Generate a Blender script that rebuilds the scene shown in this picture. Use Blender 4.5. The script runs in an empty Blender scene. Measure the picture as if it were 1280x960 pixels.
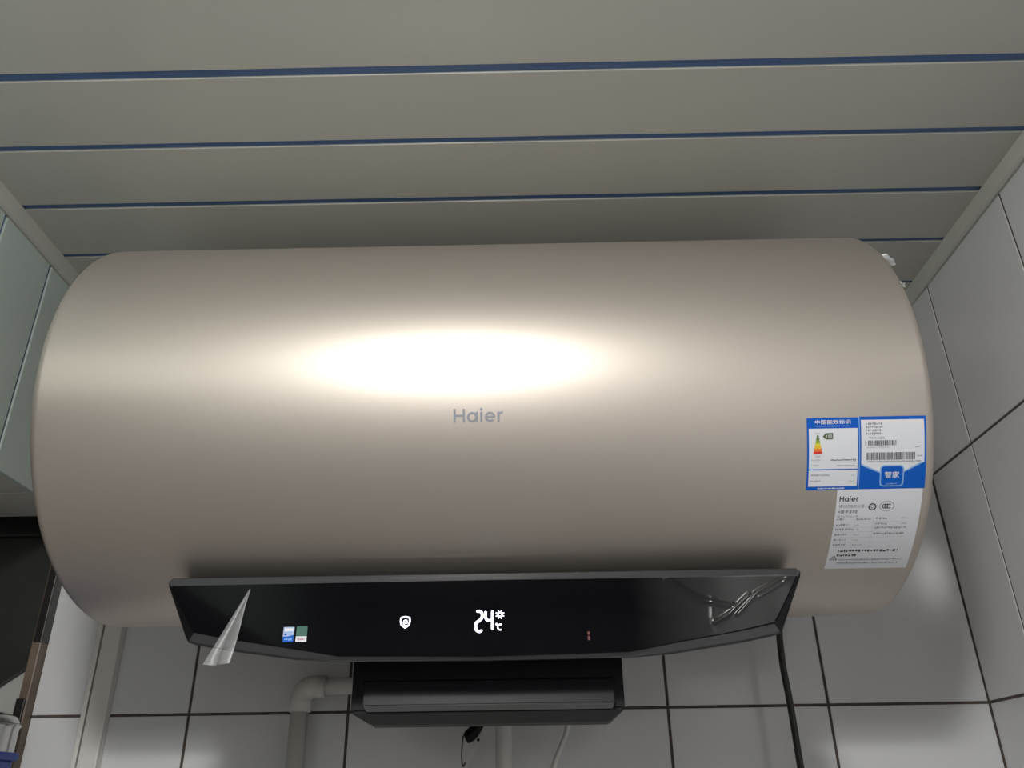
import bpy, bmesh, math, random
from mathutils import Vector, Matrix
random.seed(7)
SC = bpy.context.scene
COL = SC.collection

# ------------------------------------------------------------------ camera
F_PX = 1042.29
CAM_POS = Vector((0.4203, -1.1140, -0.1074))
YAW, PITCH, ROLL = 0.0082, 0.4683, -0.0143
cy_, sy_, cp_, sp_ = math.cos(YAW), math.sin(YAW), math.cos(PITCH), math.sin(PITCH)
fwd = Vector((-sy_*cp_, cy_*cp_, sp_)); rgt = Vector((cy_, sy_, 0)); upv = rgt.cross(fwd)
cr_, sr_ = math.cos(ROLL), math.sin(ROLL)
r2 = cr_*rgt + sr_*upv; u2 = -sr_*rgt + cr_*upv
cam = bpy.data.cameras.new('camera'); cam_o = bpy.data.objects.new('camera', cam); COL.objects.link(cam_o)
cam.sensor_fit = 'HORIZONTAL'; cam.sensor_width = 36.0; cam.lens = F_PX/1280*36.0
cam.clip_start = 0.01; cam.clip_end = 50
m = Matrix.Identity(4)
for i in range(3):
    m[i][0], m[i][1], m[i][2], m[i][3] = r2[i], u2[i], -fwd[i], CAM_POS[i]
cam_o.matrix_world = m
SC.camera = cam_o

# ------------------------------------------------------------------ world, lamp, exposure
W = bpy.data.worlds.new('world'); SC.world = W; W.use_nodes = True
bg = W.node_tree.nodes['Background']; bg.inputs[0].default_value = (0.6, 0.65, 0.75, 1); bg.inputs[1].default_value = 0.02
lamp = bpy.data.lights.new('ceiling_bulb', 'POINT'); lamp.energy = 16.5; lamp.shadow_soft_size = 0.065
lamp.color = (1.0, 0.99, 0.965)
lamp_o = bpy.data.objects.new('ceiling_bulb', lamp); lamp_o.location = (0.285, -1.43, 0.490); COL.objects.link(lamp_o)
disc = bpy.data.lights.new('ceiling_disc', 'AREA'); disc.shape = 'DISK'; disc.size = 0.16; disc.energy = 13.0; disc.color = lamp.color
disc_o = bpy.data.objects.new('ceiling_disc', disc); disc_o.location = (0.285, -1.43, 0.545); COL.objects.link(disc_o)
vs = SC.view_settings
SC.display_settings.display_device = 'sRGB'
vs.view_transform = 'Standard'; vs.look = 'None'; vs.gamma = 1.0; vs.use_curve_mapping = False
vs.exposure = 0.0

# ------------------------------------------------------------------ materials
def srgb(r, g, b):
    f = lambda c: (c/255/12.92) if c/255 <= 0.04045 else ((c/255+0.055)/1.055)**2.4
    return (f(r), f(g), f(b), 1)

MATS = {}
def mat(name, col, rough=0.5, metal=0.0, spec=0.5, noise=0.0, nscale=20, coat=0.0, bump=0.0, bscale=200, emit=None, estr=0.0, wear=None):
    if name in MATS: return MATS[name]
    M = bpy.data.materials.new(name); M.use_nodes = True
    nt = M.node_tree; b = nt.nodes['Principled BSDF']
    b.inputs['Base Color'].default_value = col
    b.inputs['Roughness'].default_value = rough
    b.inputs['Metallic'].default_value = metal
    b.inputs['Specular IOR Level'].default_value = spec
    b.inputs['Coat Weight'].default_value = coat
    b.inputs['Coat Roughness'].default_value = 0.08
    tc = nt.nodes.new('ShaderNodeTexCoord')
    if noise or wear:
        n = nt.nodes.new('ShaderNodeTexNoise'); n.inputs['Scale'].default_value = nscale; n.inputs['Detail'].default_value = 4
        nt.links.new(tc.outputs['Object'], n.inputs['Vector'])
        mx = nt.nodes.new('ShaderNodeMix'); mx.data_type = 'RGBA'
        c2 = wear if wear else tuple(c*(1-noise) for c in col[:3])+(1,)
        mx.inputs['A'].default_value = col; mx.inputs['B'].default_value = c2
        rp = nt.nodes.new('ShaderNodeMapRange'); rp.inputs['From Min'].default_value = 0.35; rp.inputs['From Max'].default_value = 0.7
        nt.links.new(n.outputs['Fac'], rp.inputs['Value']); nt.links.new(rp.outputs['Result'], mx.inputs['Factor'])
        nt.links.new(mx.outputs['Result'], b.inputs['Base Color'])
    if bump:
        n2 = nt.nodes.new('ShaderNodeTexNoise'); n2.inputs['Scale'].default_value = bscale; n2.inputs['Detail'].default_value = 3
        nt.links.new(tc.outputs['Object'], n2.inputs['Vector'])
        bp = nt.nodes.new('ShaderNodeBump'); bp.inputs['Strength'].default_value = bump; bp.inputs['Distance'].default_value = 0.002
        nt.links.new(n2.outputs['Fac'], bp.inputs['Height']); nt.links.new(bp.outputs['Normal'], b.inputs['Normal'])
    if emit:
        b.inputs['Emission Color'].default_value = emit; b.inputs['Emission Strength'].default_value = estr
    MATS[name] = M
    return M

def film_mat(name, haze, rough, tint=(1, 1, 1, 1), gloss=0.12, fade=None):
    M = bpy.data.materials.new(name); M.use_nodes = True; nt = M.node_tree
    nt.nodes.remove(nt.nodes['Principled BSDF']); out = nt.nodes['Material Output']
    t = nt.nodes.new('ShaderNodeBsdfTransparent'); t.inputs[0].default_value = tint
    d = nt.nodes.new('ShaderNodeBsdfDiffuse'); d.inputs[0].default_value = (.85, .86, .88, 1)
    g = nt.nodes.new('ShaderNodeBsdfGlossy'); g.inputs['Roughness'].default_value = rough
    a = nt.nodes.new('ShaderNodeMixShader'); a.inputs[0].default_value = haze
    nt.links.new(t.outputs[0], a.inputs[1]); nt.links.new(d.outputs[0], a.inputs[2])
    b = nt.nodes.new('ShaderNodeMixShader'); b.inputs[0].default_value = gloss
    nt.links.new(a.outputs[0], b.inputs[1]); nt.links.new(g.outputs[0], b.inputs[2])
    if fade:        # the film lies flat and clear at one end, loose and hazy at the other
        tc = nt.nodes.new('ShaderNodeTexCoord'); sx = nt.nodes.new('ShaderNodeSeparateXYZ'); nt.links.new(tc.outputs['Object'], sx.inputs[0])
        for node, top in ((a, haze), (b, gloss)):
            mr = nt.nodes.new('ShaderNodeMapRange'); mr.inputs['From Min'].default_value = fade[0]; mr.inputs['From Max'].default_value = fade[1]
            mr.inputs['To Min'].default_value = 0.0; mr.inputs['To Max'].default_value = top
            nt.links.new(sx.outputs[0], mr.inputs['Value']); nt.links.new(mr.outputs[0], node.inputs[0])
    nt.links.new(b.outputs[0], out.inputs[0]); MATS[name] = M
    return M

TILE = mat('glazed_tile', (0.66, 0.66, 0.67, 1), 0.13, noise=0.05, nscale=6, bump=0.015, bscale=14)
GROUT = mat('brown_grout', (0.10, 0.078, 0.065, 1), 0.9, noise=0.4, nscale=60)
PVC = mat('ceiling_pvc', (0.585, 0.585, 0.54, 1), 0.32, noise=0.03, nscale=5)
PVC_W = mat('wall_pvc', (0.53, 0.60, 0.565, 1), 0.3, noise=0.03, nscale=5)
BLUE_STRIP = mat('blue_groove', (0.085, 0.165, 0.36, 1), 0.35, noise=0.1, nscale=8)
TRIM = mat('trim_pvc', (0.54, 0.54, 0.50, 1), 0.35, noise=0.03)
PLASTER_D = mat('plaster_bay_shade', (0.40, 0.39, 0.38, 1), 0.8, noise=0.06, bump=0.05, bscale=60)  # plaster colour darkened so the left bay bounces less light to the right
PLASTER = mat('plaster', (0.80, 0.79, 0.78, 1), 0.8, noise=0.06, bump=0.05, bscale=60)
FLOOR = mat('floor_tile', (0.40, 0.39, 0.37, 1), 0.4, noise=0.1)
GOLD = mat('champagne_metal', (0.58, 0.525, 0.472, 1), 0.46, metal=0.82, noise=0.015, nscale=3, bump=0.01, bscale=900)
BLACK_GLOSS = mat('black_glass', (0.0035, 0.0035, 0.0045, 1), 0.07, spec=0.07)
BEZEL = mat('bezel_reflection_grey', (0.040, 0.041, 0.045, 1), 0.24)  # black bezel lightened to stand in for the floor's reflection on its chamfer
BLACK_PL = mat('black_plastic', (0.005, 0.005, 0.0055, 1), 0.45, spec=0.22, noise=0.1)
GREY_PL = mat('charcoal_plastic', (0.022, 0.023, 0.027, 1), 0.3)
CORD = mat('grey_black_rubber', (0.030, 0.029, 0.029, 1), 0.45, noise=0.1, nscale=40)
PIPE = mat('white_pipe', (0.66, 0.65, 0.62, 1), 0.35, noise=0.04)
TRUNK = mat('white_trunking', (0.68, 0.66, 0.63, 1), 0.4, noise=0.04)
WOOD = mat('brown_frame', (0.17, 0.13, 0.095, 1), 0.45, wear=(0.09, 0.06, 0.04, 1), nscale=18)
BLACK_TAPE = mat('black_tape', (0.012, 0.010, 0.010, 1), 0.4, noise=0.2)
DARKGLASS = mat('smoky_glass', (0.034, 0.038, 0.033, 1), 0.2, spec=0.5, noise=0.5, nscale=5)
PALE = mat('pale_board', (0.42, 0.43, 0.41, 1), 0.6, noise=0.05)
STEEL = mat('steel', (0.62, 0.62, 0.62, 1), 0.18, metal=1.0, bump=0.25, bscale=70)
BLUE_PL = mat('blue_plastic', (0.015, 0.045, 0.26, 1), 0.3)
WHITE_ST = mat('sticker_white', (0.74, 0.75, 0.80, 1), 0.35)
BLUE_ST = mat('sticker_blue', (0.006, 0.105, 0.52, 1), 0.4, spec=0.15)
LBLUE_ST = mat('sticker_light_blue', (0.25, 0.45, 0.8, 1), 0.35)
INK = mat('ink_black', (0.045, 0.045, 0.055, 1), 0.5)
INK_G = mat('ink_grey', (0.30, 0.30, 0.34, 1), 0.5)
INK_LG = mat('ink_light_grey', (0.5, 0.5, 0.54, 1), 0.5)
GREEN_D = mat('ink_dark_green', (0.09, 0.13, 0.07, 1), 0.5)
LADDER = [mat('ink_l%d' % i, srgb(*c), 0.5) for i, c in enumerate([(70, 95, 60), (95, 130, 60), (150, 170, 50), (225, 215, 60), (240, 190, 50), (235, 120, 45), (215, 55, 45)])]
LOGO_M = mat('logo_grey', (0.30, 0.305, 0.34, 1), 0.4, metal=0.3)
RED_INK = mat('ink_red', (0.45, 0.05, 0.08, 1), 0.5)
TEAL = mat('sticker_green', (0.02, 0.12, 0.085, 1), 0.5)
CYANB = mat('sticker_pale_blue', (0.40, 0.50, 0.72, 1), 0.4)
LED = mat('display_white', (0.8, 0.8, 1, 1), 0.5, emit=(0.80, 0.80, 1.0, 1), estr=2.2)
LED_R = mat('display_red', (0.05, 0.0, 0.0, 1), 0.5, emit=(0.5, 0.03, 0.05, 1), estr=0.10)
FILM = film_mat('clear_film', 0.004, 0.27, gloss=0.075, fade=(.52, .63))
FILM_H = film_mat('hazy_film', 0.20, 0.4, gloss=0.05)
SCRAP = film_mat('white_film', 0.5, 0.3, gloss=0.08)

# ------------------------------------------------------------------ helpers
def link(name, me, mats, parent=None, smooth=False):
    if not isinstance(mats, (list, tuple)): mats = [mats]
    for mm in mats: me.materials.append(mm)
    if smooth:
        for p in me.polygons: p.use_smooth = True
    o = bpy.data.objects.new(name, me); COL.objects.link(o)
    if parent: attach(o, parent)
    return o
def attach(o, parent):
    o.parent = parent
    o.matrix_parent_inverse = Matrix.Translation(origin(parent)).inverted()
def origin(p):
    return Vector(p.get('_o', (0, 0, 0)))
def thing(name, label, cat, loc, group=None):
    o = bpy.data.objects.new(name, None); COL.objects.link(o); o.location = loc; o.empty_display_size = 0.05
    o['label'] = label; o['category'] = cat; o['_o'] = list(loc)
    if group: o['group'] = group
    return o
def tag(o, label, cat):
    o['label'] = label; o['category'] = cat; return o
def bm_mesh(name, bm):
    bmesh.ops.recalc_face_normals(bm, faces=bm.faces)
    me = bpy.data.meshes.new(name); bm.to_mesh(me); bm.free(); return me
def add_box(bm, x0, x1, y0, y1, z0, z1):
    v = [bm.verts.new(p) for p in ((x0,y0,z0),(x1,y0,z0),(x1,y1,z0),(x0,y1,z0),(x0,y0,z1),(x1,y0,z1),(x1,y1,z1),(x0,y1,z1))]
    for f in ((0,3,2,1),(4,5,6,7),(0,1,5,4),(1,2,6,5),(2,3,7,6),(3,0,4,7)): bm.faces.new([v[i] for i in f])
def box(name, x0, x1, y0, y1, z0, z1, mt, parent=None, bevel=0.0, seg=2):
    bm = bmesh.new(); add_box(bm, x0, x1, y0, y1, z0, z1)
    if bevel: bmesh.ops.bevel(bm, geom=bm.edges[:], offset=bevel, segments=seg, affect='EDGES', profile=0.5)
    return link(name, bm_mesh(name, bm), mt, parent)
def struct(o):
    o['kind'] = 'structure'; return o
def tube_mesh(bm, pts, r, n=14, caps=True):
    pts = [Vector(p) for p in pts]; rings = []
    ref = None
    for i, p in enumerate(pts):
        d = (pts[min(i+1, len(pts)-1)] - pts[max(i-1, 0)]).normalized()
        if ref is None:
            ref = Vector((1, 0, 0)) if abs(d.x) < 0.8 else Vector((0, 1, 0))
        a = (ref - d*ref.dot(d)).normalized(); ref = a; b = d.cross(a)
        rr = r(i/(len(pts)-1)) if callable(r) else r
        rings.append([bm.verts.new(p + a*rr*math.cos(2*math.pi*k/n) + b*rr*math.sin(2*math.pi*k/n)) for k in range(n)])
    for A, B in zip(rings, rings[1:]):
        for k in range(n): bm.faces.new((A[k], A[(k+1) % n], B[(k+1) % n], B[k]))
    if caps:
        bm.faces.new(rings[0][::-1]); bm.faces.new(rings[-1])
def tube(name, pts, r, mt, parent=None, n=14):
    bm = bmesh.new(); tube_mesh(bm, pts, r, n)
    me = bm_mesh(name, bm)
    return link(name, me, mt, parent, smooth=True)
def catmull(pts, k=8):
    P = [Vector(p) for p in pts]; out = []
    for i in range(len(P)-1):
        p0, p1, p2, p3 = P[max(i-1, 0)], P[i], P[i+1], P[min(i+2, len(P)-1)]
        for j in range(k):
            t = j/k
            out.append(0.5*((2*p1)+(p2-p0)*t+(2*p0-5*p1+4*p2-p3)*t*t+(3*p1-p0-3*p2+p3)*t**3))
    out.append(P[-1]); return out
def lathe(name, prof, c, mt, parent=None, n=40):       # profile (r, z) about a vertical axis at c
    bm = bmesh.new(); rings = []
    for r, z in prof:
        rings.append([bm.verts.new((c[0]+r*math.cos(2*math.pi*k/n), c[1]+r*math.sin(2*math.pi*k/n), c[2]+z)) for k in range(n)] if r > 1e-6 else [bm.verts.new((c[0], c[1], c[2]+z))])
    for A, B in zip(rings, rings[1:]):
        for k in range(n):
            if len(A) == 1: bm.faces.new((A[0], B[k], B[(k+1) % n]))
            elif len(B) == 1: bm.faces.new((A[k], A[(k+1) % n], B[0]))
            else: bm.faces.new((A[k], A[(k+1) % n], B[(k+1) % n], B[k]))
    return link(name, bm_mesh(name, bm), mt, parent, smooth=True)

# ------------------------------------------------------------------ setting: walls, floor, ceiling
ZC = 0.5606       # ceiling height (z = 0 is the tile joint under the heater)
ZF = -1.85        # floor
XL, XR = -0.196, 1.0
YF = -2.9         # wall behind the camera
XFAR = -1.3       # far side of the lower bay on the left
SOF = 0.255       # lower ceiling of that bay
floor = struct(box('floor', XFAR-.06, XR+.06, YF-.06, 0.3, ZF-0.08, ZF, FLOOR))
wall_front = struct(box('wall_front', XFAR-.06, XR+.06, YF-.08, YF, ZF, ZC+.06, PLASTER))
wall_back = struct(box('wall_back', -0.198, XR+.06, 0.0011, 0.06, ZF, ZC+.06, GROUT))
wall_right = struct(box('wall_right', XR+.0011, XR+.06, YF, 0.0025, ZF, ZC+.06, GROUT))
box('tile_field', -0.198, XR-.002, -0.004, 0.0012, ZF, -0.6035, TILE, wall_back)
box('tile_field', XR-.004, XR+.0012, YF, -0.002, ZF, -0.6035, TILE, wall_right)
box('tile_field', XR-.004, XR+.0012, YF, -0.918, -0.6, ZC, TILE, wall_right)

JO = 0.0017       # half a joint
def tile_mesh(w, h):
    bm = bmesh.new(); add_box(bm, -w/2, w/2, -.006, .006, -h/2, h/2)
    fr = [e for e in bm.edges if all(v.co.y < 0 for v in e.verts)]
    bmesh.ops.bevel(bm, geom=fr, offset=0.0005, segments=1, affect='EDGES', profile=0.5)
    me = bm_mesh('tile', bm); me.materials.append(TILE); return me
TM = {}
def tile(parent, cx, cy, cz, w, h, rotz):
    k = (round(w, 4), round(h, 4))
    if k not in TM: TM[k] = tile_mesh(w-2*JO, h-2*JO)
    o = bpy.data.objects.new('tile', TM[k]); COL.objects.link(o); o.parent = parent
    o.location = (cx, cy, cz)
    o.rotation_euler = (random.uniform(-.0016, .0016), 0, rotz+random.uniform(-.0016, .0016))
rows = [(-.6, -.3), (-.3, 0), (0, .3), (.3, ZC)]
for z0, z1 in rows:
    for k in range(6):
        x0 = -0.2+0.2*k
        tile(wall_back, x0+.1, 0.006, (z0+z1)/2, .2, z1-z0, 0)
    ys = [0.0, -.1161, -.3161, -.5161, -.7161, -.9161]
    for a, b in zip(ys, ys[1:]):
        tile(wall_right, XR+.006, (a+b)/2, (z0+z1)/2, a-b, z1-z0, -math.pi/2)

# ceiling: long PVC panels with recessed blue strips between them
ceiling = struct(box('ceiling', XL-.3, XR+.06, YF, 0.0012, ZC+.0022, ZC+.05, BLUE_STRIP))
def panel_mesh(name, L, w, mt):     # lies along x, face down
    bm = bmesh.new(); add_box(bm, -L/2, L/2, -w/2, w/2, 0, .006)
    fr = [e for e in bm.edges if all(v.co.z < 0.001 for v in e.verts)]
    bmesh.ops.bevel(bm, geom=fr, offset=0.0009, segments=2, affect='EDGES', profile=0.5)
    me = bm_mesh(name, bm); me.materials.append(mt); return me
PY0, PS = 0.0972, 0.1016
gaps = {0: .0060, 1: .0072, 2: .0086, 3: .0080, 4: .0102}
edges = [0.0]+[-(PY0+PS*k) for k in range(27)]
PMc = {}
for k in range(26):
    g0 = gaps.get(k-1, .007)/2 if k else 0.0; g1 = gaps.get(k, .007)/2
    y0, y1 = edges[k+1]+g1, edges[k]-g0
    key = round(y1-y0, 4)
    if key not in PMc: PMc[key] = panel_mesh('ceiling_panel', XR-XL-.002, y1-y0, PVC)
    o = bpy.data.objects.new('ceiling_panel', PMc[key]); COL.objects.link(o); o.parent = ceiling
    o.location = ((XL+XR)/2, (y0+y1)/2, ZC)

def trim_strip(name, x_wall, sgn):
    # L-shaped edge strip; its rounded face runs along the wall under the ceiling
    bm = bmesh.new()
    prof = [(0, -.022), (.0035, -.0222), (.0065, -.0195), (.0072, -.016), (.0078, -.003), (.0078, .0008), (0, .0008)]
    A = [bm.verts.new((x_wall+sgn*p[0], YF, ZC+p[1])) for p in prof]
    B = [bm.verts.new((x_wall+sgn*p[0], -0.0005, ZC+p[1])) for p in prof]
    n = len(prof)
    for i in range(n): bm.faces.new((A[i], A[(i+1) % n], B[(i+1) % n], B[i]))
    bm.faces.new(A); bm.faces.new(B)
    return struct(link(name, bm_mesh(name, bm), TRIM))
trim_strip('trim_1', XL, 1)
trim_strip('trim_2', XR-.0003, -1)

# left: dropped bulkhead clad with the same panels, set upright
wall_left = struct(box('wall_left', XL-.05, XL-.0028, YF, 0.0, SOF+.006, ZC+.004, BLUE_STRIP))
ly = [-.0005, -.104, -.207, -.3125, -.414, -.516, -.618, -.72, -.822, -.924, -1.026, -1.2, -1.4, -1.6, -1.8, -2.2, -2.5, -2.895]
WM = {}
for a, b in zip(ly, ly[1:]):
    w = round((a-b)-.0052, 4)
    if w not in WM:
        bm = bmesh.new(); add_box(bm, -.003, .003, -w/2, w/2, 0, ZC-SOF)
        fr = [e for e in bm.edges if all(v.co.x > 0 for v in e.verts)]
        bmesh.ops.bevel(bm, geom=fr, offset=0.0006, segments=1, affect='EDGES')
        me = bm_mesh('wall_panel', bm); me.materials.append(PVC_W); WM[w] = me
    o = bpy.data.objects.new('wall_panel', WM[w]); COL.objects.link(o); o.parent = wall_left
    o.location = (XL-.003, (a+b)/2, SOF)
# underside of the bulkhead: lower ceiling running off to the left
trim_3 = struct(box('trim_3', XFAR, XL-.0065, YF, -.018, SOF+.010, SOF+.05, BLUE_STRIP))
sy = [-.018, -.1165, -.218, -.32, -.42, -.52, -.62]
for a, b in zip(sy, sy[1:]):
    box('soffit_panel', XFAR, XL-.0065, b+.002, a-.002, SOF+.0005, SOF+.0101, PVC, trim_3, bevel=0.001, seg=1)
box('soffit_panel', XFAR, XL-.0065, YF, -.624, SOF+.0005, SOF+.0101, PVC, trim_3)
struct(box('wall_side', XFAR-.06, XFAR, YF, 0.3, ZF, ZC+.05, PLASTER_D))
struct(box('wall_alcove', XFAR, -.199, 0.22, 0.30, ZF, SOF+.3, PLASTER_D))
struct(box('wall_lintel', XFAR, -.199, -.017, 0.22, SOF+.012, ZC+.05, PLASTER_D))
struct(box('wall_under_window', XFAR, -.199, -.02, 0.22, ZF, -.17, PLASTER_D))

# window beside the tiled wall
win = struct(box('window_1', -.2115, -.1985, -.016, .05, -.17, SOF+.0125, WOOD, bevel=0.002))
box('frame_head', XFAR, -.2117, .012, .05, .238, SOF+.0122, BLACK_TAPE, win, bevel=0.002)
tp = box('tape_patch', -.2085, -.1978, -.0185, .01, .088, .205, BLACK_TAPE, win, bevel=0.001); tp['label'] = 'black tape wrapped around the brown frame'
box('tape_patch', -.2125, -.2012, -.0185, .01, -.034, .020, BLACK_TAPE, win, bevel=0.001)
bm = bmesh.new()
pl = [(-.2117, .078), (-.2117, .2382), (-1.25, .2382), (-1.25, -.16), (-.545, -.16)]
A = [bm.verts.new((x, .022, z)) for x, z in pl]; B = [bm.verts.new((x, .028, z)) for x, z in pl]
bm.faces.new(A); bm.faces.new(B[::-1])
for i in range(5): bm.faces.new((A[i], A[(i+1) % 5], B[(i+1) % 5], B[i]))
pane = link('pane', bm_mesh('pane', bm), DARKGLASS, win); pane['label'] = 'dark smoky pane with a slanting lower edge'
bd = box('board', -1.25, -.2118, .032, .045, -.17, .2382, PALE, win); bd['label'] = 'pale grey board behind the pane'
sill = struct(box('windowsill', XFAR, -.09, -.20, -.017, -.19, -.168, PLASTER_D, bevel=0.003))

# ------------------------------------------------------------------ the water heater
CY, CZ, CR = -0.232, 0.279, 0.2117
X0, X1 = -0.0257, 0.7957
heater = thing('water_heater', 'long horizontal champagne gold electric water heater with black display panel, under the ceiling', 'water heater', ((X0+X1)/2, CY, CZ-CR))
def shell():
    bm = bmesh.new(); n = 144; prof = []
    rr = .010
    for i in range(7):
        a = math.pi/2*i/6; prof.append((X0+rr*(1-math.sin(a)), CR-rr*(1-math.cos(a))))
    prof = [(X0+rr*(1-math.sin(math.pi/2*(1-i/6))), CR-rr*(1-math.cos(math.pi/2*(1-i/6)))) for i in range(7)]
    prof = prof+[(X0+X1-x, r) for x, r in reversed(prof)]
    rings = [[bm.verts.new((x, CY-r*math.cos(2*math.pi*k/n), CZ+r*math.sin(2*math.pi*k/n))) for k in range(n)] for x, r in prof]
    for A, B in zip(rings, rings[1:]):
        for k in range(n): bm.faces.new((A[k], A[(k+1) % n], B[(k+1) % n], B[k]))
    return link('shell', bm_mesh('shell', bm), GOLD, heater, smooth=True)
shell()
def end_cap(x, s):
    bm = bmesh.new(); n = 96; prof = [(0, CR-.010), (.001*0, CR-.014), (-.004, CR-.018), (.001, CR-.05), (.006, CR-.11), (.008, 0)]
    rings = []
    for dx, r in prof:
        if r > 0: rings.append([bm.verts.new((x+s*dx, CY-r*math.cos(2*math.pi*k/n), CZ+r*math.sin(2*math.pi*k/n))) for k in range(n)])
        else: rings.append([bm.verts.new((x+s*dx, CY, CZ))])
    for A, B in zip(rings, rings[1:]):
        for k in range(n):
            if len(B) == 1: bm.faces.new((A[k], A[(k+1) % n], B[0]))
            else: bm.faces.new((A[k], A[(k+1) % n], B[(k+1) % n], B[k]))
    return link('end_cap', bm_mesh('end_cap', bm), GOLD, heater, smooth=True)
end_cap(X0, -1); end_cap(X1, 1)
for xx in (.12, .62):
    box('wall_bracket', xx, xx+.05, CY+CR-.012, 0.0, CZ-.06, CZ+.06, BLACK_PL, heater, bevel=0.002)

# ---- flat print: 2-D shapes laid on a mapped surface, several inks in one mesh
class Print:
    def __init__(s, mapf): s.bm = bmesh.new(); s.mats = []; s.map = mapf
    def mi(s, m):
        if m not in s.mats: s.mats.append(m)
        return s.mats.index(m)
    def poly(s, pts, m, layer=1):
        f = s.bm.faces.new([s.bm.verts.new(s.map(u, v, layer)) for u, v in pts]); f.material_index = s.mi(m)
    def rect(s, u0, v0, u1, v1, m, layer=1, step=.004):
        n = max(1, int(abs(v1-v0)/step))
        for i in range(n):
            a, b = v0+(v1-v0)*i/n, v0+(v1-v0)*(i+1)/n
            s.poly([(u0, a), (u1, a), (u1, b), (u0, b)], m, layer)
    def ring(s, cx, cy, ri, ro, m, a0=0, a1=360, layer=1, n=24, sx=1.0):
        for i in range(n):
            t0 = math.radians(a0+(a1-a0)*i/n); t1 = math.radians(a0+(a1-a0)*(i+1)/n)
            q = [(cx+sx*ro*math.cos(t0), cy+ro*math.sin(t0)), (cx+sx*ro*math.cos(t1), cy+ro*math.sin(t1))]
            if ri > 0: q += [(cx+sx*ri*math.cos(t1), cy+ri*math.sin(t1)), (cx+sx*ri*math.cos(t0), cy+ri*math.sin(t0))]
            else: q += [(cx, cy)]
            s.poly(q, m, layer)
    def stroke(s, pts, w, m, layer=1, caps=True):
        for (ax, ay), (bx, by) in zip(pts, pts[1:]):
            dx, dy = bx-ax, by-ay; L = math.hypot(dx, dy) or 1e-9; nx, ny = -dy/L*w/2, dx/L*w/2
            s.poly([(ax+nx, ay+ny), (ax-nx, ay-ny), (bx-nx, by-ny), (bx+nx, by+ny)], m, layer)
        if caps:
            for i, p in enumerate(pts): s.ring(p[0], p[1], 0, w/2, m, layer=layer+.15+.05*(i % 3), n=10)
    def text(s, body, u, v, h, m, layer=1, align='left', width=None, bold=0.0):
        c = bpy.data.curves.new('t', 'FONT'); c.body = body; c.size = 1.0; c.resolution_u = 2; c.offset = bold
        o = bpy.data.objects.new('t', c); COL.objects.link(o); bpy.context.view_layer.update()
        me = o.evaluated_get(bpy.context.evaluated_depsgraph_get()).to_mesh()
        vs_ = [(q.co.x, q.co.y) for q in me.vertices]; fs = [list(p.vertices) for p in me.polygons]
        bpy.data.objects.remove(o); bpy.data.curves.remove(c)
        if not vs_: return
        x0 = min(q[0] for q in vs_); x1 = max(q[0] for q in vs_); y0 = min(q[1] for q in vs_); y1 = max(q[1] for q in vs_)
        k = h/(y1-y0); kx = k if width is None else width/(x1-x0)
        off = 0 if align == 'left' else -(x1-x0)*kx/2
        vv = [s.bm.verts.new(s.map(u+off+(a-x0)*kx, v+(b-y0)*k, layer)) for a, b in vs_]
        mi = s.mi(m)
        for f in fs:
            try:
                ff = s.bm.faces.new([vv[i] for i in f]); ff.material_index = mi
            except ValueError: pass
    def smear(s, u0, u1, v, h, m, layer=1, unit=.0016):      # a line of print too small to read: uneven ticks
        u = u0
        while u < u1:
            w = unit*random.uniform(.45, .95)
            a = v+h*random.choice((0, 0, .25)); b = v+h*random.choice((1, 1, .7))
            s.poly([(u, a), (min(u+w, u1), a), (min(u+w, u1), b), (u, b)], m, layer); u += w+unit*random.uniform(.12, .45)
    def bars(s, u0, u1, v0, v1, m, layer=1):
        u = u0
        while u < u1:
            w = random.choice((.0003, .0003, .0006, .0009)); s.poly([(u, v0), (u+w, v0), (u+w, v1), (u, v1)], m, layer); u += w+random.choice((.0003, .0004, .0007))
    def wordmark(s, u, v, h, m, layer=1, ks=1.0):           # geometric lettering: H a i e r
        t = .17*h; sc = ks
        def R(x0, y0, x1, y1): s.rect(u+x0*h*sc, v+y0*h, u+x1*h*sc, v+y1*h, m, layer, step=1)
        tw = .17/sc
        R(0, 0, tw, 1); R(.82-tw, 0, .82, 1); R(tw, .42, .82-tw, .58)
        xh = .76; r = xh/2
        ca = .95+r; s.ring(u+ca*h*sc, v+r*h, r*h-t, r*h, m, layer=layer, sx=sc)
        R(ca+r-.14, 0, ca+r+.03, xh)
        xi = ca+r+.18; R(xi, 0, xi+tw, xh); s.ring(u+(xi+tw/2)*h*sc, v+.94*h, 0, .11*h, m, layer=layer, n=12)
        ce = xi+tw+.15+r; s.ring(u+ce*h*sc, v+r*h, r*h-t, r*h, m, 0, 318, layer=layer, sx=sc)
        R(ce-r+.1, r-.075, ce+r-.02, r+.075)
        xr = ce+r+.14; R(xr, 0, xr+tw, xh)
        s.stroke([(u+(xr+.08)*h*sc, v+.50*h), (u+(xr+.2)*h*sc, v+.66*h), (u+(xr+.40)*h*sc, v+.70*h)], t*.95, m, layer, caps=False)
    def build(s, name, parent):
        me = bpy.data.meshes.new(name); s.bm.to_mesh(me); s.bm.free(); return link(name, me, s.mats, parent)

def cyl_map(u0, th0):
    def f(u, v, layer):
        th = math.radians(th0)+v/CR; r = CR+.00012+.00010*layer
        return (u0+u, CY-r*math.cos(th), CZ+r*math.sin(th))
    return f

# wordmark on the body
p = Print(cyl_map(.3615, -21.6)); p.wordmark(0, 0, .0125, LOGO_M, 1, ks=1.02)
lo = p.build('wordmark', heater); lo['label'] = 'grey metallic lettering on the front of the tank'

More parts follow.
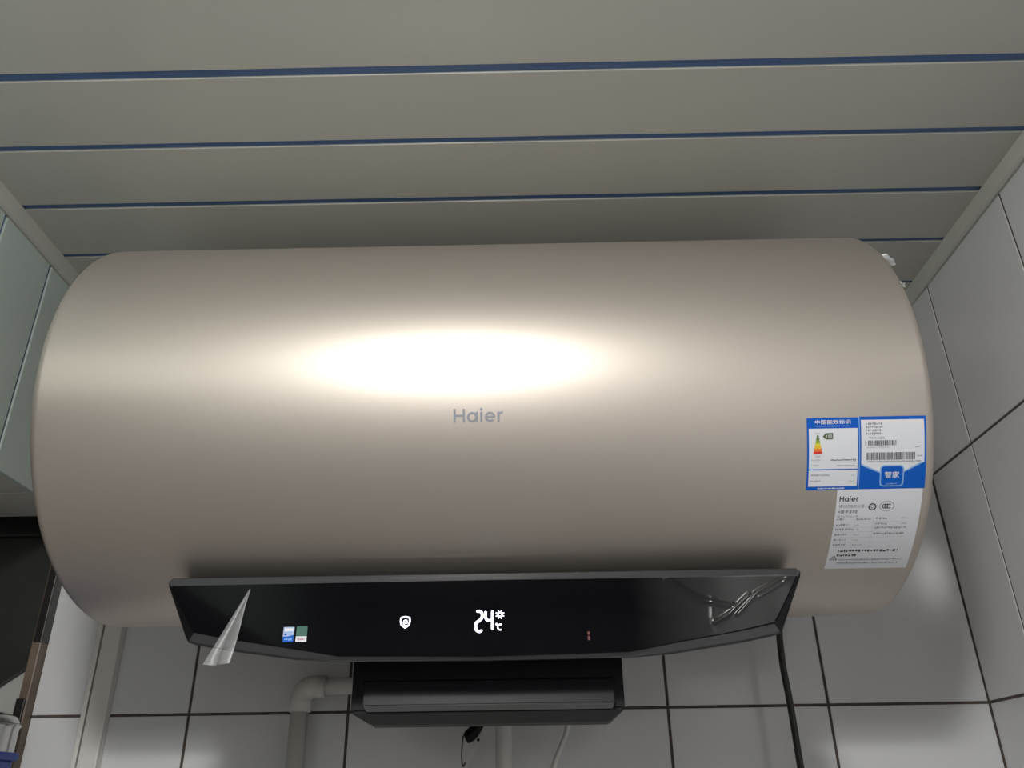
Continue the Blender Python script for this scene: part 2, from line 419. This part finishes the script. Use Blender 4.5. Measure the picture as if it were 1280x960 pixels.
# energy label (upper left sticker)
LW, LH = .0465, .0660
p = Print(cyl_map(.6785, -39.85))
fx = lambda a: a*LW
fy = lambda a: (1-a)*LH
p.rect(0, 0, LW, LH, BLUE_ST, 0)
p.rect(fx(.035), fy(.70), fx(.975), fy(.145), WHITE_ST, 1)
p.rect(fx(.035), fy(.945), fx(.975), fy(.715), WHITE_ST, 1)
p.text('中国能效标识', fx(.16), fy(.088), .0040, WHITE_ST, 2, width=fx(.69), bold=.012)
p.text('CHINA ENERGY LABEL', fx(.16), fy(.122), .0012, LBLUE_ST, 2, width=fx(.69))
for i in range(7):
    w = .03+.018*i; a = .235+.037*i
    p.rect(fx(.205-w/1.6), fy(a+.036), fx(.205+w/1.6), fy(a), LADDER[i], 2)
p.text('耗能低', fx(.205), fy(.222), .0014, INK_G, 2, align='c'); p.text('耗能高', fx(.205), fy(.535), .0014, INK_G, 2, align='c')
p.poly([(fx(.30), fy(.252)), (fx(.36), fy(.295)), (fx(.50), fy(.292)), (fx(.50), fy(.205)), (fx(.36), fy(.208))], GREEN_D, 2)
p.text('1级', fx(.37), fy(.278), .0038, WHITE_ST, 3)
for a, x0, x1 in ((.585, .08, .26), (.655, .08, .23)): p.smear(fx(x0), fx(x1), fy(a), .0014, INK_LG, 2, .0012)
p.smear(fx(.45), fx(.94), fy(.585), .0012, INK, 2, .0013); p.smear(fx(.85), fx(.94), fy(.612), .0010, INK_G, 2, .0012)
p.smear(fx(.57), fx(.92), fy(.66), .0010, INK_G, 2, .0012)
p.smear(fx(.08), fx(.45), fy(.795), .0015, INK_G, 2, .0013); p.smear(fx(.86), fx(.91), fy(.80), .0012, INK_LG, 2, .001)
p.smear(fx(.08), fx(.27), fy(.88), .0015, INK_G, 2, .0013); p.smear(fx(.81), fx(.91), fy(.885), .0013, INK_LG, 2, .001)
p.smear(fx(.22), fx(.74), fy(.982), .0012, WHITE_ST, 2, .0013)
o = p.build('energy_label', heater); o['label'] = 'blue and white energy efficiency sticker with a colour ladder'

# smart-home sticker (upper right)
SW, SH = .0600, .0662
p = Print(cyl_map(.7252, -39.75))
fx = lambda a: a*SW
fy = lambda a: (1-a)*SH
p.rect(0, 0, SW, SH, BLUE_ST, 0)
p.rect(0, 0, .0006, SH, LBLUE_ST, 1)
p.rect(fx(.03), fy(.63), fx(.97), fy(.045), WHITE_ST, 1)
p.poly([(fx(.03), fy(.63)), (fx(.97), fy(.63)), (fx(.66), fy(.775)), (fx(.34), fy(.785)), (fx(.03), fy(.665))], LBLUE_ST, .8)
p.poly([(fx(.03), fy(.628)), (fx(.97), fy(.605)), (fx(.66), fy(.755)), (fx(.34), fy(.765)), (fx(.03), fy(.640))], WHITE_ST, 1.3)
def rrect(x0, y0, x1, y1, r, m, layer):
    pts = []
    for cx, cy, a0 in ((x1-r, y1-r, 0), (x0+r, y1-r, 90), (x0+r, y0+r, 180), (x1-r, y0+r, 270)):
        for i in range(6): a = math.radians(a0+18*i); pts.append((cx+r*math.cos(a), cy+r*math.sin(a)))
    cx, cy = (x0+x1)/2, (y0+y1)/2
    for i in range(len(pts)): p.poly([(cx, cy), pts[i], pts[(i+1) % len(pts)]], m, layer)
rrect(fx(.315), fy(.965), fx(.675), fy(.665), .0036, LBLUE_ST, 2)
rrect(fx(.335), fy(.948), fx(.655), fy(.682), .0030, BLUE_ST, 3)
p.text('智家', fx(.495), fy(.845), .0062, WHITE_ST, 4, align='c', width=fx(.22), bold=.015)
p.smear(fx(.41), fx(.58), fy(.935), .0013, LBLUE_ST, 4, .0012)
for a in (.115, .158, .203, .247): p.smear(fx(.10), fx(.35), fy(a), .0020, INK_G, 2, .0018)
p.smear(fx(.14), fx(.38), fy(.305), .0016, INK_G, 2, .0014)
p.bars(fx(.13), fx(.54), fy(.395), fy(.325), INK, 2)
p.smear(fx(.10), fx(.44), fy(.43), .0013, INK_LG, 2, .0012)
p.bars(fx(.11), fx(.83), fy(.592), fy(.490), INK, 2); p.smear(fx(.86), fx(.93), fy(.55), .0012, INK_G, 2, .001)
p.smear(fx(.12), fx(.92), fy(.622), .0012, INK_G, 2, .0013)
p.smear(fx(.08), fx(.11), fy(.40), .005, INK_LG, 2, .0012); p.smear(fx(.83), fx(.89), fy(.43), .0012, INK_G, 2, .0012)
o = p.build('smart_home_sticker', heater); o['label'] = 'blue sticker with barcodes and a rounded square badge'

# white rating plate
RW, RH = .0770, .0885
p = Print(cyl_map(.7068, -63.7))
fx = lambda a: a*RW
fy = lambda a: (1-a)*RH
p.rect(0, 0, RW, RH, WHITE_ST, 0)
p.wordmark(fx(.035), fy(.132), .0052, INK, 1, ks=.93)
p.text('储水式电热水器', fx(.035), fy(.205), .0036, INK_G, 1, width=fx(.30))
p.smear(fx(.035), fx(.26), fy(.268), .0036, INK_G, 1, .0034); p.smear(fx(.035), fx(.27), fy(.312), .0022, INK_LG, 1, .0024)
p.ring(fx(.43), fy(.195), .0024, .0036, INK, layer=1); p.ring(fx(.43), fy(.195), .0008, .0016, INK_G, 20, 320, layer=1, n=14)
p.ring(fx(.60), fy(.190), .0046, .0051, INK_G, layer=1, sx=1.3, n=36)
for i in range(3): p.ring(fx(.572+.028*i), fy(.190), .0015, .0024, INK, 45, 315, layer=1+.1*i, n=14)
for i, a in enumerate((.345, .412, .468, .535, .60, .665)):
    p.rect(fx(.03), fy(a+.022), fx(.86), fy(a+.020), INK_LG, 1)
    p.smear(fx(.03), fx(.03+(.08, .15, .22, .15, .14, .15)[i]), fy(a), .0021, INK_G, 1, .0023)
    p.smear(fx(.26), fx(.26+(.17, .04, .05, .06, .07, .12)[i]), fy(a), .0016, INK_G if i == 0 else INK_LG, 1, .0018)
for a, L in ((.342, .13), (.405, .14), (.452, .38), (.525, .36)): p.smear(fx(.49), fx(.49+L), fy(a), .0021, INK_G, 1, .0023)
p.smear(fx(.79), fx(.87), fy(.335), .0016, INK_LG, 1, .0016); p.smear(fx(.80), fx(.86), fy(.40), .0016, INK_LG, 1, .0016)
p.rect(fx(.245), fy(.69), fx(.247), fy(.325), INK_LG, 1); p.rect(fx(.465), fy(.69), fx(.467), fy(.325), INK_LG, 1)
p.smear(fx(.11), fx(.83), fy(.752), .0028, INK, 1, .0028); p.smear(fx(.11), fx(.34), fy(.812), .0026, INK, 1, .0028)
p.stroke([(fx(.035), fy(.862)), (fx(.08), fy(.805)), (fx(.122), fy(.862)), (fx(.035), fy(.862))], .0006, INK, 1, caps=False)
p.rect(fx(.077), fy(.855), fx(.083), fy(.825), INK, 1)
p.smear(fx(.135), fx(.90), fy(.872), .0017, INK_G, 1, .0018); p.smear(fx(.13), fx(.87), fy(.922), .0019, INK_G, 1, .0020)
o = p.build('rating_plate', heater); o['label'] = 'white rating plate sticker with small print and a warning triangle'

# ---- black control panel
PXC, PYF = 0.3855, -0.352
half_o = [(0, .0073), (.130, .0082), (.166, .0105), (.230, .0195), (.258, .0247), (.2645, .0268), (.2675, .0308), (.2905, .0770), (.2915, .0818), (.2880, .0848), (0, .0848)]
half_i = [(0, .0098), (.128, .0120), (.163, .0180), (.228, .0283), (.2535, .0333), (.2590, .0345), (.2620, .0375), (.2858, .0740), (.2862, .0755), (.2850, .0765), (0, .0772)]
def full(h): return [(PXC+x, z) for x, z in h]+[(PXC-x, z) for x, z in reversed(h[1:-1])]
out, inn = full(half_o), full(half_i); n = len(out)
bm = bmesh.new()
ring_b = [bm.verts.new((PXC+(x-PXC)*.97, -.312, .0848-(.0848-z)*.62)) for x, z in out]
ring_e = [bm.verts.new((x, PYF+.0075, z)) for x, z in out]
ring_m = [bm.verts.new((x, PYF+.0045, z)) for x, z in out]
ring_m2 = [bm.verts.new((x+(xi-x)*.18, PYF+.0022, z+(zi-z)*.18)) for (x, z), (xi, zi) in zip(out, inn)]
ring_i = [bm.verts.new((x, PYF, z)) for x, z in inn]
for A, B in ((ring_b, ring_e), (ring_e, ring_m), (ring_m, ring_m2), (ring_m2, ring_i)):
    for k in range(n): bm.faces.new((A[k], A[(k+1) % n], B[(k+1) % n], B[k])).material_index = 1 if A in (ring_b, ring_e) or 5 <= k <= 7 or 5 <= n-1-k <= 7 else 0
bm.faces.new(ring_b[::-1])
panel = link('control_panel', bm_mesh('control_panel', bm), [BEZEL, BLACK_PL], heater)
panel['label'] = 'black display panel with a bowed lower edge'
bm = bmesh.new()
f = bm.faces.new([bm.verts.new((x, PYF, z)) for x, z in inn])
r = bmesh.ops.extrude_face_region(bm, geom=[f])
bmesh.ops.translate(bm, vec=(0, -.0006, 0), verts=[g for g in r['geom'] if isinstance(g, bmesh.types.BMVert)])
glass = link('front_glass', bm_mesh('front_glass', bm), BLACK_GLOSS, panel); attach(glass, panel)
GY = PYF-.0006
def flat_map(u, v, layer): return (u, GY-.00012-.00012*layer, v)
# lit digits: path points measured on the display
def dp(cx, cy): return (.3772+(cx-803)*.000103, .0509-(cy-156)*.0000995)
def curve2(pts, k=6): return [(q.x, q.y) for q in catmull([(a, b, 0) for a, b in pts], k)]
p = Print(flat_map)
w = .0024
p.stroke(curve2([dp(*q) for q in ((832, 174), (858, 176), (872, 200), (868, 235), (845, 258), (822, 276), (815, 305), (822, 338), (845, 352), (864, 346))]), w, LED, 1)
p.stroke(curve2([dp(*q) for q in ((902, 184), (900, 220), (912, 250), (935, 258), (960, 256))]), w, LED, 1)
p.stroke([dp(962, 182), dp(962, 330)], w, LED, 2)
for k in range(8):
    a = math.radians(22+45*k); c = dp(1027, 205)
    p.stroke([(c[0]+.0016*math.cos(a), c[1]+.0016*math.sin(a)), (c[0]+.0036*math.cos(a), c[1]+.0036*math.sin(a))], .0010, LED, 1)
c = dp(998, 291); p.ring(c[0], c[1], .0003, .0011, LED, n=12)
c = dp(1030, 316); p.ring(c[0], c[1], .0018, .0030, LED, 60, 300, n=16)
d = p.build('display_digits', panel); d['label'] = 'glowing white 24 with a degree sign and sun mark'
p = Print(flat_map)
sh = [(203, 212), (240, 222), (243, 255), (235, 285), (203, 308), (171, 285), (163, 255), (166, 222), (203, 212)]
p.stroke([dp(*q) for q in sh], .0014, LED, 1)
c = dp(205, 258); p.ring(c[0], c[1], .0012, .0021, LED, -60, 200, n=16)
p.stroke([dp(188, 262), dp(192, 285), dp(206, 290)], .0009, LED, 1)
p.stroke([dp(206, 258), dp(203, 270)], .0009, LED, 2)
d = p.build('shield_icon', panel); d['label'] = 'glowing white shield symbol'
p = Print(flat_map)
for z0, z1 in ((.0225, .0262), (.0272, .0300)): p.rect(.4779, z0, .4800, z1, LED_R, 1, step=1)
d = p.build('indicator', panel); d['label'] = 'dim red indicator mark'
# two little stickers
p = Print(flat_map)
u0, u1, v0, v1 = .2068, .2165, .0249, .0379
p.rect(u0, v0, u1, v1, BLUE_ST, 1, step=1); p.poly([(u0, v0+.0048), (u0+.004, v0+.0048), (u1, v0+.0062), (u1, v1), (u0, v1)], CYANB, 2)
p.rect(u0+.001, v1-.0036, u1-.001, v1-.0012, WHITE_ST, 3, step=1); p.ring(u0+.0022, v0+.0066, 0, .0011, BLUE_ST, layer=3, n=12)
p.smear(u0+.0035, u1-.001, v0+.0078, .001, LBLUE_ST, 3, .0012); p.smear(u0+.0015, u1-.0015, v0+.0012, .0022, LBLUE_ST, 3, .0016)
d = p.build('sticker', panel); d['label'] = 'tiny pale blue and blue sticker'
p = Print(flat_map)
u0, u1, v0, v1 = .2184, .2281, .0249, .0384
p.rect(u0, v0+.0048, u1, v1, TEAL, 1, step=1); p.rect(u0, v0, u1, v0+.0048, WHITE_ST, 1, step=1)
p.wordmark(u0+.0016, v0+.0014, .0020, RED_INK, 2, ks=.9)
d = p.build('sticker', panel); d['label'] = 'tiny dark green and white sticker'
# protective film: wrinkled on the right, a folded flap hanging at the left
ridges = [([(.664, .0755), (.6583, .0742), (.6463, .0685), (.6312, .0605), (.6202, .0500), (.6122, .0424)], .0013, .0016),
          ([(.6600, .0735), (.6560, .0690), (.6440, .0625), (.6330, .0570)], .0011, .0013),
          ([(.6240, .0590), (.6120, .0490), (.6035, .0420), (.592, .036)], .0012, .0016),
          ([(.553, .076), (.5671, .0655), (.5837, .0555), (.6082, .0500)], .0008, .0022),
          ([(.520, .0655), (.5380, .0590), (.5480, .0500)], .0006, .0022),
          ([(.520, .0480), (.545, .0450), (.560, .0350), (.566, .0250)], .0006, .0025),
          ([(.592, .057), (.5900, .0400), (.594, .025)], .0005, .0025),
          ([(.649, .036), (.6530, .0440), (.656, .050)], .0008, .0014)]
def segd(px, pz, a, b):
    ax, az = a; bx, bz = b; L = (bx-ax)**2+(bz-az)**2
    t = max(0, min(1, ((px-ax)*(bx-ax)+(pz-az)*(bz-az))/L)); return math.hypot(px-ax-t*(bx-ax), pz-az-t*(bz-az))
def inner_low(x):
    d = abs(x-PXC)
    for (a, za), (b, zb) in zip(half_i, half_i[1:7]):
        if a <= d <= b: return za+(zb-za)*(d-a)/(b-a)
    return half_i[6][1]+(half_i[7][1]-half_i[6][1])*(d-half_i[6][0])/(half_i[7][0]-half_i[6][0])
bm = bmesh.new(); NX, NZ = 150, 54; g = []
for i in range(NX+1):
    row = []
    for j in range(NZ+1):
        zz = .0235+(.0765-.0235)*j/NZ
        x = .505+(.6655-.505)*i/NX; lo_ = inner_low(.505+(.6440-.505)*i/NX)+.0006
        zz = lo_+(.0766-lo_)*j/NZ
        xmax = PXC+.2600+(.2838-.2600)*(zz-.0375)/(.0740-.0375) if zz > .0375 else .6445
        x = .505+(xmax-.0006-.505)*i/NX
        q = max(0.0, min(1.0, (x-.585)/.065)); h = .0004+.0048*q*q*(3-2*q)*max(0.0, min(1.0, (.672-x)/.012))
        for pts, amp, wd in ridges:
            dd = min(segd(x, zz, a, b) for a, b in zip(pts, pts[1:]))
            h += 1.5*amp*math.exp(-(dd/wd)**2)
        row.append(bm.verts.new((x, GY-h-.0004, zz)))
    g.append(row)
for i in range(NX):
    for j in range(NZ): bm.faces.new((g[i][j], g[i+1][j], g[i+1][j+1], g[i][j+1]))
o = link('protective_film', bm_mesh('protective_film', bm), FILM, panel, smooth=True); o['label'] = 'clear wrinkled protective film catching the light'
bm = bmesh.new()
flap = [[(.1715, -.3536, .0722), (.1722, -.3545, .0722), (.1728, -.3536, .0722)]]
for i in range(1, 11):
    t = i/10
    flap.append([(.1715-.0305*t, -.3536-.006*t, .0722-.0665*t), (.1720-.0185*t+.001*math.sin(9*t), -.3545-.010*t, .0722-.0680*t), (.1722-.0190*t, -.3540-.0075*t, .0722-.0675*t), (.1728-.0080*t, -.3536-.006*t-.001*math.sin(7*t), .0722-.0655*t)])
flap[0] = [flap[0][0], flap[0][1], flap[0][1], flap[0][2]]
vv = [[bm.verts.new(q) for q in r_] for r_ in flap]
for a, b in zip(vv, vv[1:]):
    for k in range(3): bm.faces.new((a[k], b[k], b[k+1], a[k+1]))
o = link('film_flap', bm_mesh('film_flap', bm), FILM_H, panel, smooth=True); o['label'] = 'folded strip of peeling clear film hanging over the lower edge'

# ---- black box under the panel
bm = bmesh.new()
def loop(x0, x1, y0, y1, z): return [bm.verts.new(q) for q in ((x0, y0, z), (x1, y0, z), (x1, y1, z), (x0, y1, z))]
L = [loop(.2590, .5142, -.288, -.12, .085), loop(.2590, .5142, -.288, -.12, -.0285), loop(.2745, .5005, -.264, -.235, -.0375)]
for A, B in zip(L, L[1:]):
    for k in range(4): bm.faces.new((A[k], A[(k+1) % 4], B[(k+1) % 4], B[k]))
bm.faces.new(L[0]); bm.faces.new(L[-1])
bmesh.ops.bevel(bm, geom=[e for e in bm.edges if e.calc_length() < 0.12 or min(v.co.z for v in e.verts) < -.02], offset=.002, segments=2, affect='EDGES')
lb = link('drain_box', bm_mesh('drain_box', bm), BLACK_PL, heater); lb['label'] = 'black box below the display panel'
bm = bmesh.new()
q = [((.2700, .5060), -.2885, -.0005), ((.2715, .5045), -.2965, -.0030), ((.2735, .5030), -.3040, -.0245), ((.2735, .5030), -.2885, -.0285)]
A = [bm.verts.new((a[0], y, z)) for a, y, z in q]; B = [bm.verts.new((a[1], y, z)) for a, y, z in q]
for i in range(4): bm.faces.new((A[i], A[(i+1) % 4], B[(i+1) % 4], B[i]))
bm.faces.new(A); bm.faces.new(B)
bmesh.ops.bevel(bm, geom=bm.edges[:], offset=.001, segments=2, affect='EDGES')
fc = link('front_strip', bm_mesh('front_strip', bm), GREY_PL, lb); attach(fc, lb)

# ---- power cord, part of the heater
tube('power_cord', catmull([(.7130, -.20, .10), (.724, -.12, .092), (.7308, -.075, .078), (.7303, -.07, .0488), (.7304, -.07, .026), (.7315, -.07, .0036), (.7321, -.07, -.027), (.7325, -.07, -.0609), (.7335, -.068, -.12), (.736, -.055, -.25), (.738, -.03, -.42), (.738, -.012, -.6)], 6), .0040, CORD, heater)
# shreds of packing film at the right end
bm = bmesh.new()
def shred(c, s, seed):
    rnd = random.Random(seed); G = []
    for i in range(6):
        G.append([bm.verts.new((c[0]+s*(.1*i+rnd.uniform(-.06, .06)), c[1]+s*rnd.uniform(-.18, .18), c[2]+s*(.14*j-.1*i+rnd.uniform(-.08, .08)))) for j in range(4)])
    for i in range(5):
        for j in range(3): bm.faces.new((G[i][j], G[i+1][j], G[i+1][j+1], G[i][j+1]))
shred((.7945, -.4085, .385), .020, 3)
o = link('film_shred', bm_mesh('film_shred', bm), SCRAP, heater); o['label'] = 'torn bit of white packing film at the tank end'
bm = bmesh.new(); shred((.7958, -.424, .345), .009, 5); link('film_shred', bm_mesh('film_shred', bm), SCRAP, heater)

# ------------------------------------------------------------------ pipes, trunking and small fittings on the tiled wall
def arc(c, r, a0, a1, y, n=8): return [(c[0]+r*math.cos(math.radians(a0+(a1-a0)*i/n)), y, c[1]+r*math.sin(math.radians(a0+(a1-a0)*i/n))) for i in range(n+1)]
el = thing('elbow_pipe', 'white plastic water pipe with a right-angle elbow, left of the black box', 'pipe', (.147, -.03, ZF))
PY, PR = -.030, .0108
tube('vertical_run', [(.1470, PY, ZF), (.1470, PY, -.3), (.1468, PY, .006)], PR, PIPE, el, n=20)
tube('horizontal_run', [(.170, PY, .0272), (.25, PY, .0272), (.33, PY, .0272)], PR*.93, PIPE, el, n=20)
tube('elbow', [(.1468, PY, -.002), (.1468, PY, .012)]+arc((.1620, .0120), .0152, 180, 90, PY, 8)[1:]+[(.176, PY, .0272)], PR*1.22, PIPE, el, n=20)
tube('riser', arc((.33, .0422), .015, -90, 0, PY, 6)+[(.345, PY, .09), (.345, -.042, .14), (.345, -.060, .150)], PR*.93, PIPE, el, n=16)
st = thing('straight_pipe', 'straight white water pipe dropping from beneath the middle of the black box', 'pipe', (.3955, -.05, ZF))
tube('pipe_run', [(.3955, -.060, ZF), (.3958, -.060, -.3), (.3960, -.060, .06), (.3960, -.060, .142)], .0098, PIPE, st, n=20)
tube('collar', [(.3960, -.060, .02), (.3960, -.060, .05)], .0125, PIPE, st, n=20)
hs = tube('drain_hose', catmull([(.476, -.058, .14), (.475, -.060, .02), (.4705, -.060, -.0269), (.462, -.060, -.048), (.4531, -.060, -.0692), (.442, -.052, -.12), (.437, -.03, -.22), (.436, -.012, -.34), (.436, -.01, -.6)], 6), .0030, PIPE, None, n=12)
tag(hs, 'thin white hose slanting down beneath the right part of the black box', 'hose')
tr = thing('cable_trunking', 'white square-edged cable trunking running down the tiles at the left', 'cable duct', (-.110, 0, ZF))
box('base', -.1300, -.0985, -.0060, -.0001, ZF, .145, TRUNK, tr, bevel=.0008)
box('edge_rib', -.1300, -.1243, -.0138, -.0061, ZF, .145, TRUNK, tr, bevel=.001)
box('cover', -.1218, -.0985, -.0145, -.0061, ZF, .145, TRUNK, tr, bevel=.0014)
# safety valve with black lever, wire loop and pale strap
va = thing('relief_valve', 'small black valve lever with wire loop and pale strap under the black box', 'valve', (.36, -.06, -.03))
bm = bmesh.new(); tube_mesh(bm, catmull([(.3690, -.062, -.020), (.3620, -.062, -.0285), (.3555, -.062, -.0345), (.3515, -.062, -.0370)], 4), lambda t: .0052+.0022*math.sin(t*3.0), 12)
link('lever', bm_mesh('lever', bm), BLACK_PL, va, smooth=True)
tube('wire_loop', catmull([(.3490, -.062, -.0335), (.3478, -.062, -.045), (.3476, -.062, -.058), (.3490, -.061, -.0665), (.3515, -.060, -.062)], 5), .0009, CORD, va, n=8)
bm = bmesh.new()
sp = catmull([(.3800, -.060, -.015), (.3739, -.060, -.0273), (.3640, -.060, -.045), (.3545, -.060, -.0610), (.3480, -.058, -.075)], 5)
A = [bm.verts.new((q.x-.0021, q.y, q.z+.0008)) for q in sp]; B = [bm.verts.new((q.x+.0021, q.y-.0006, q.z-.0008)) for q in sp]
for i in range(len(sp)-1): bm.faces.new((A[i], A[i+1], B[i+1], B[i]))
r = bmesh.ops.extrude_face_region(bm, geom=bm.faces[:]); bmesh.ops.translate(bm, vec=(0, .0012, 0), verts=[q for q in r['geom'] if isinstance(q, bmesh.types.BMVert)])
link('strap', bm_mesh('strap', bm), PIPE, va)
lathe('rivet', [(0, .0018), (.0014, .0012), (.0018, 0), (.0014, -.0012), (0, -.0018)], (.3665, -.0625, -.0385), BLACK_PL, va, n=12)
tube('valve_body', [(.372, -.062, -.022), (.378, -.062, .0), (.378, -.062, .14)], .0055, STEEL, va, n=14)

# ------------------------------------------------------------------ things in the window bay at the left
pot = thing('steel_pot', 'shiny dented steel pot standing on the windowsill at the far left', 'pot', (-.217, -.056, -.168))
lathe('body', [(0, 0), (.030, 0), (.034, .004), (.034, .150), (.036, .153), (.0352, .155), (.0325, .152), (.0325, .02), (0, .018)], (-.2170, -.056, -.168), STEEL, pot)
lathe('lid', [(.0345, .1555), (.030, .163), (.018, .168), (0, .169)], (-.2170, -.056, -.168), STEEL, pot)
tub = thing('blue_tub', 'blue plastic tub in front of the steel pot at the lower left', 'tub', (-.19, -.135, -.168))
box('body', -.250, -.1480, -.168, -.104, -.1678, -.0530, BLUE_PL, tub, bevel=.005, seg=3)
box('rim', -.253, -.1450, -.171, -.101, -.056, -.0475, BLUE_PL, tub, bevel=.0022, seg=2)

for o in list(bpy.data.objects):
    if '_o' in o: del o['_o']
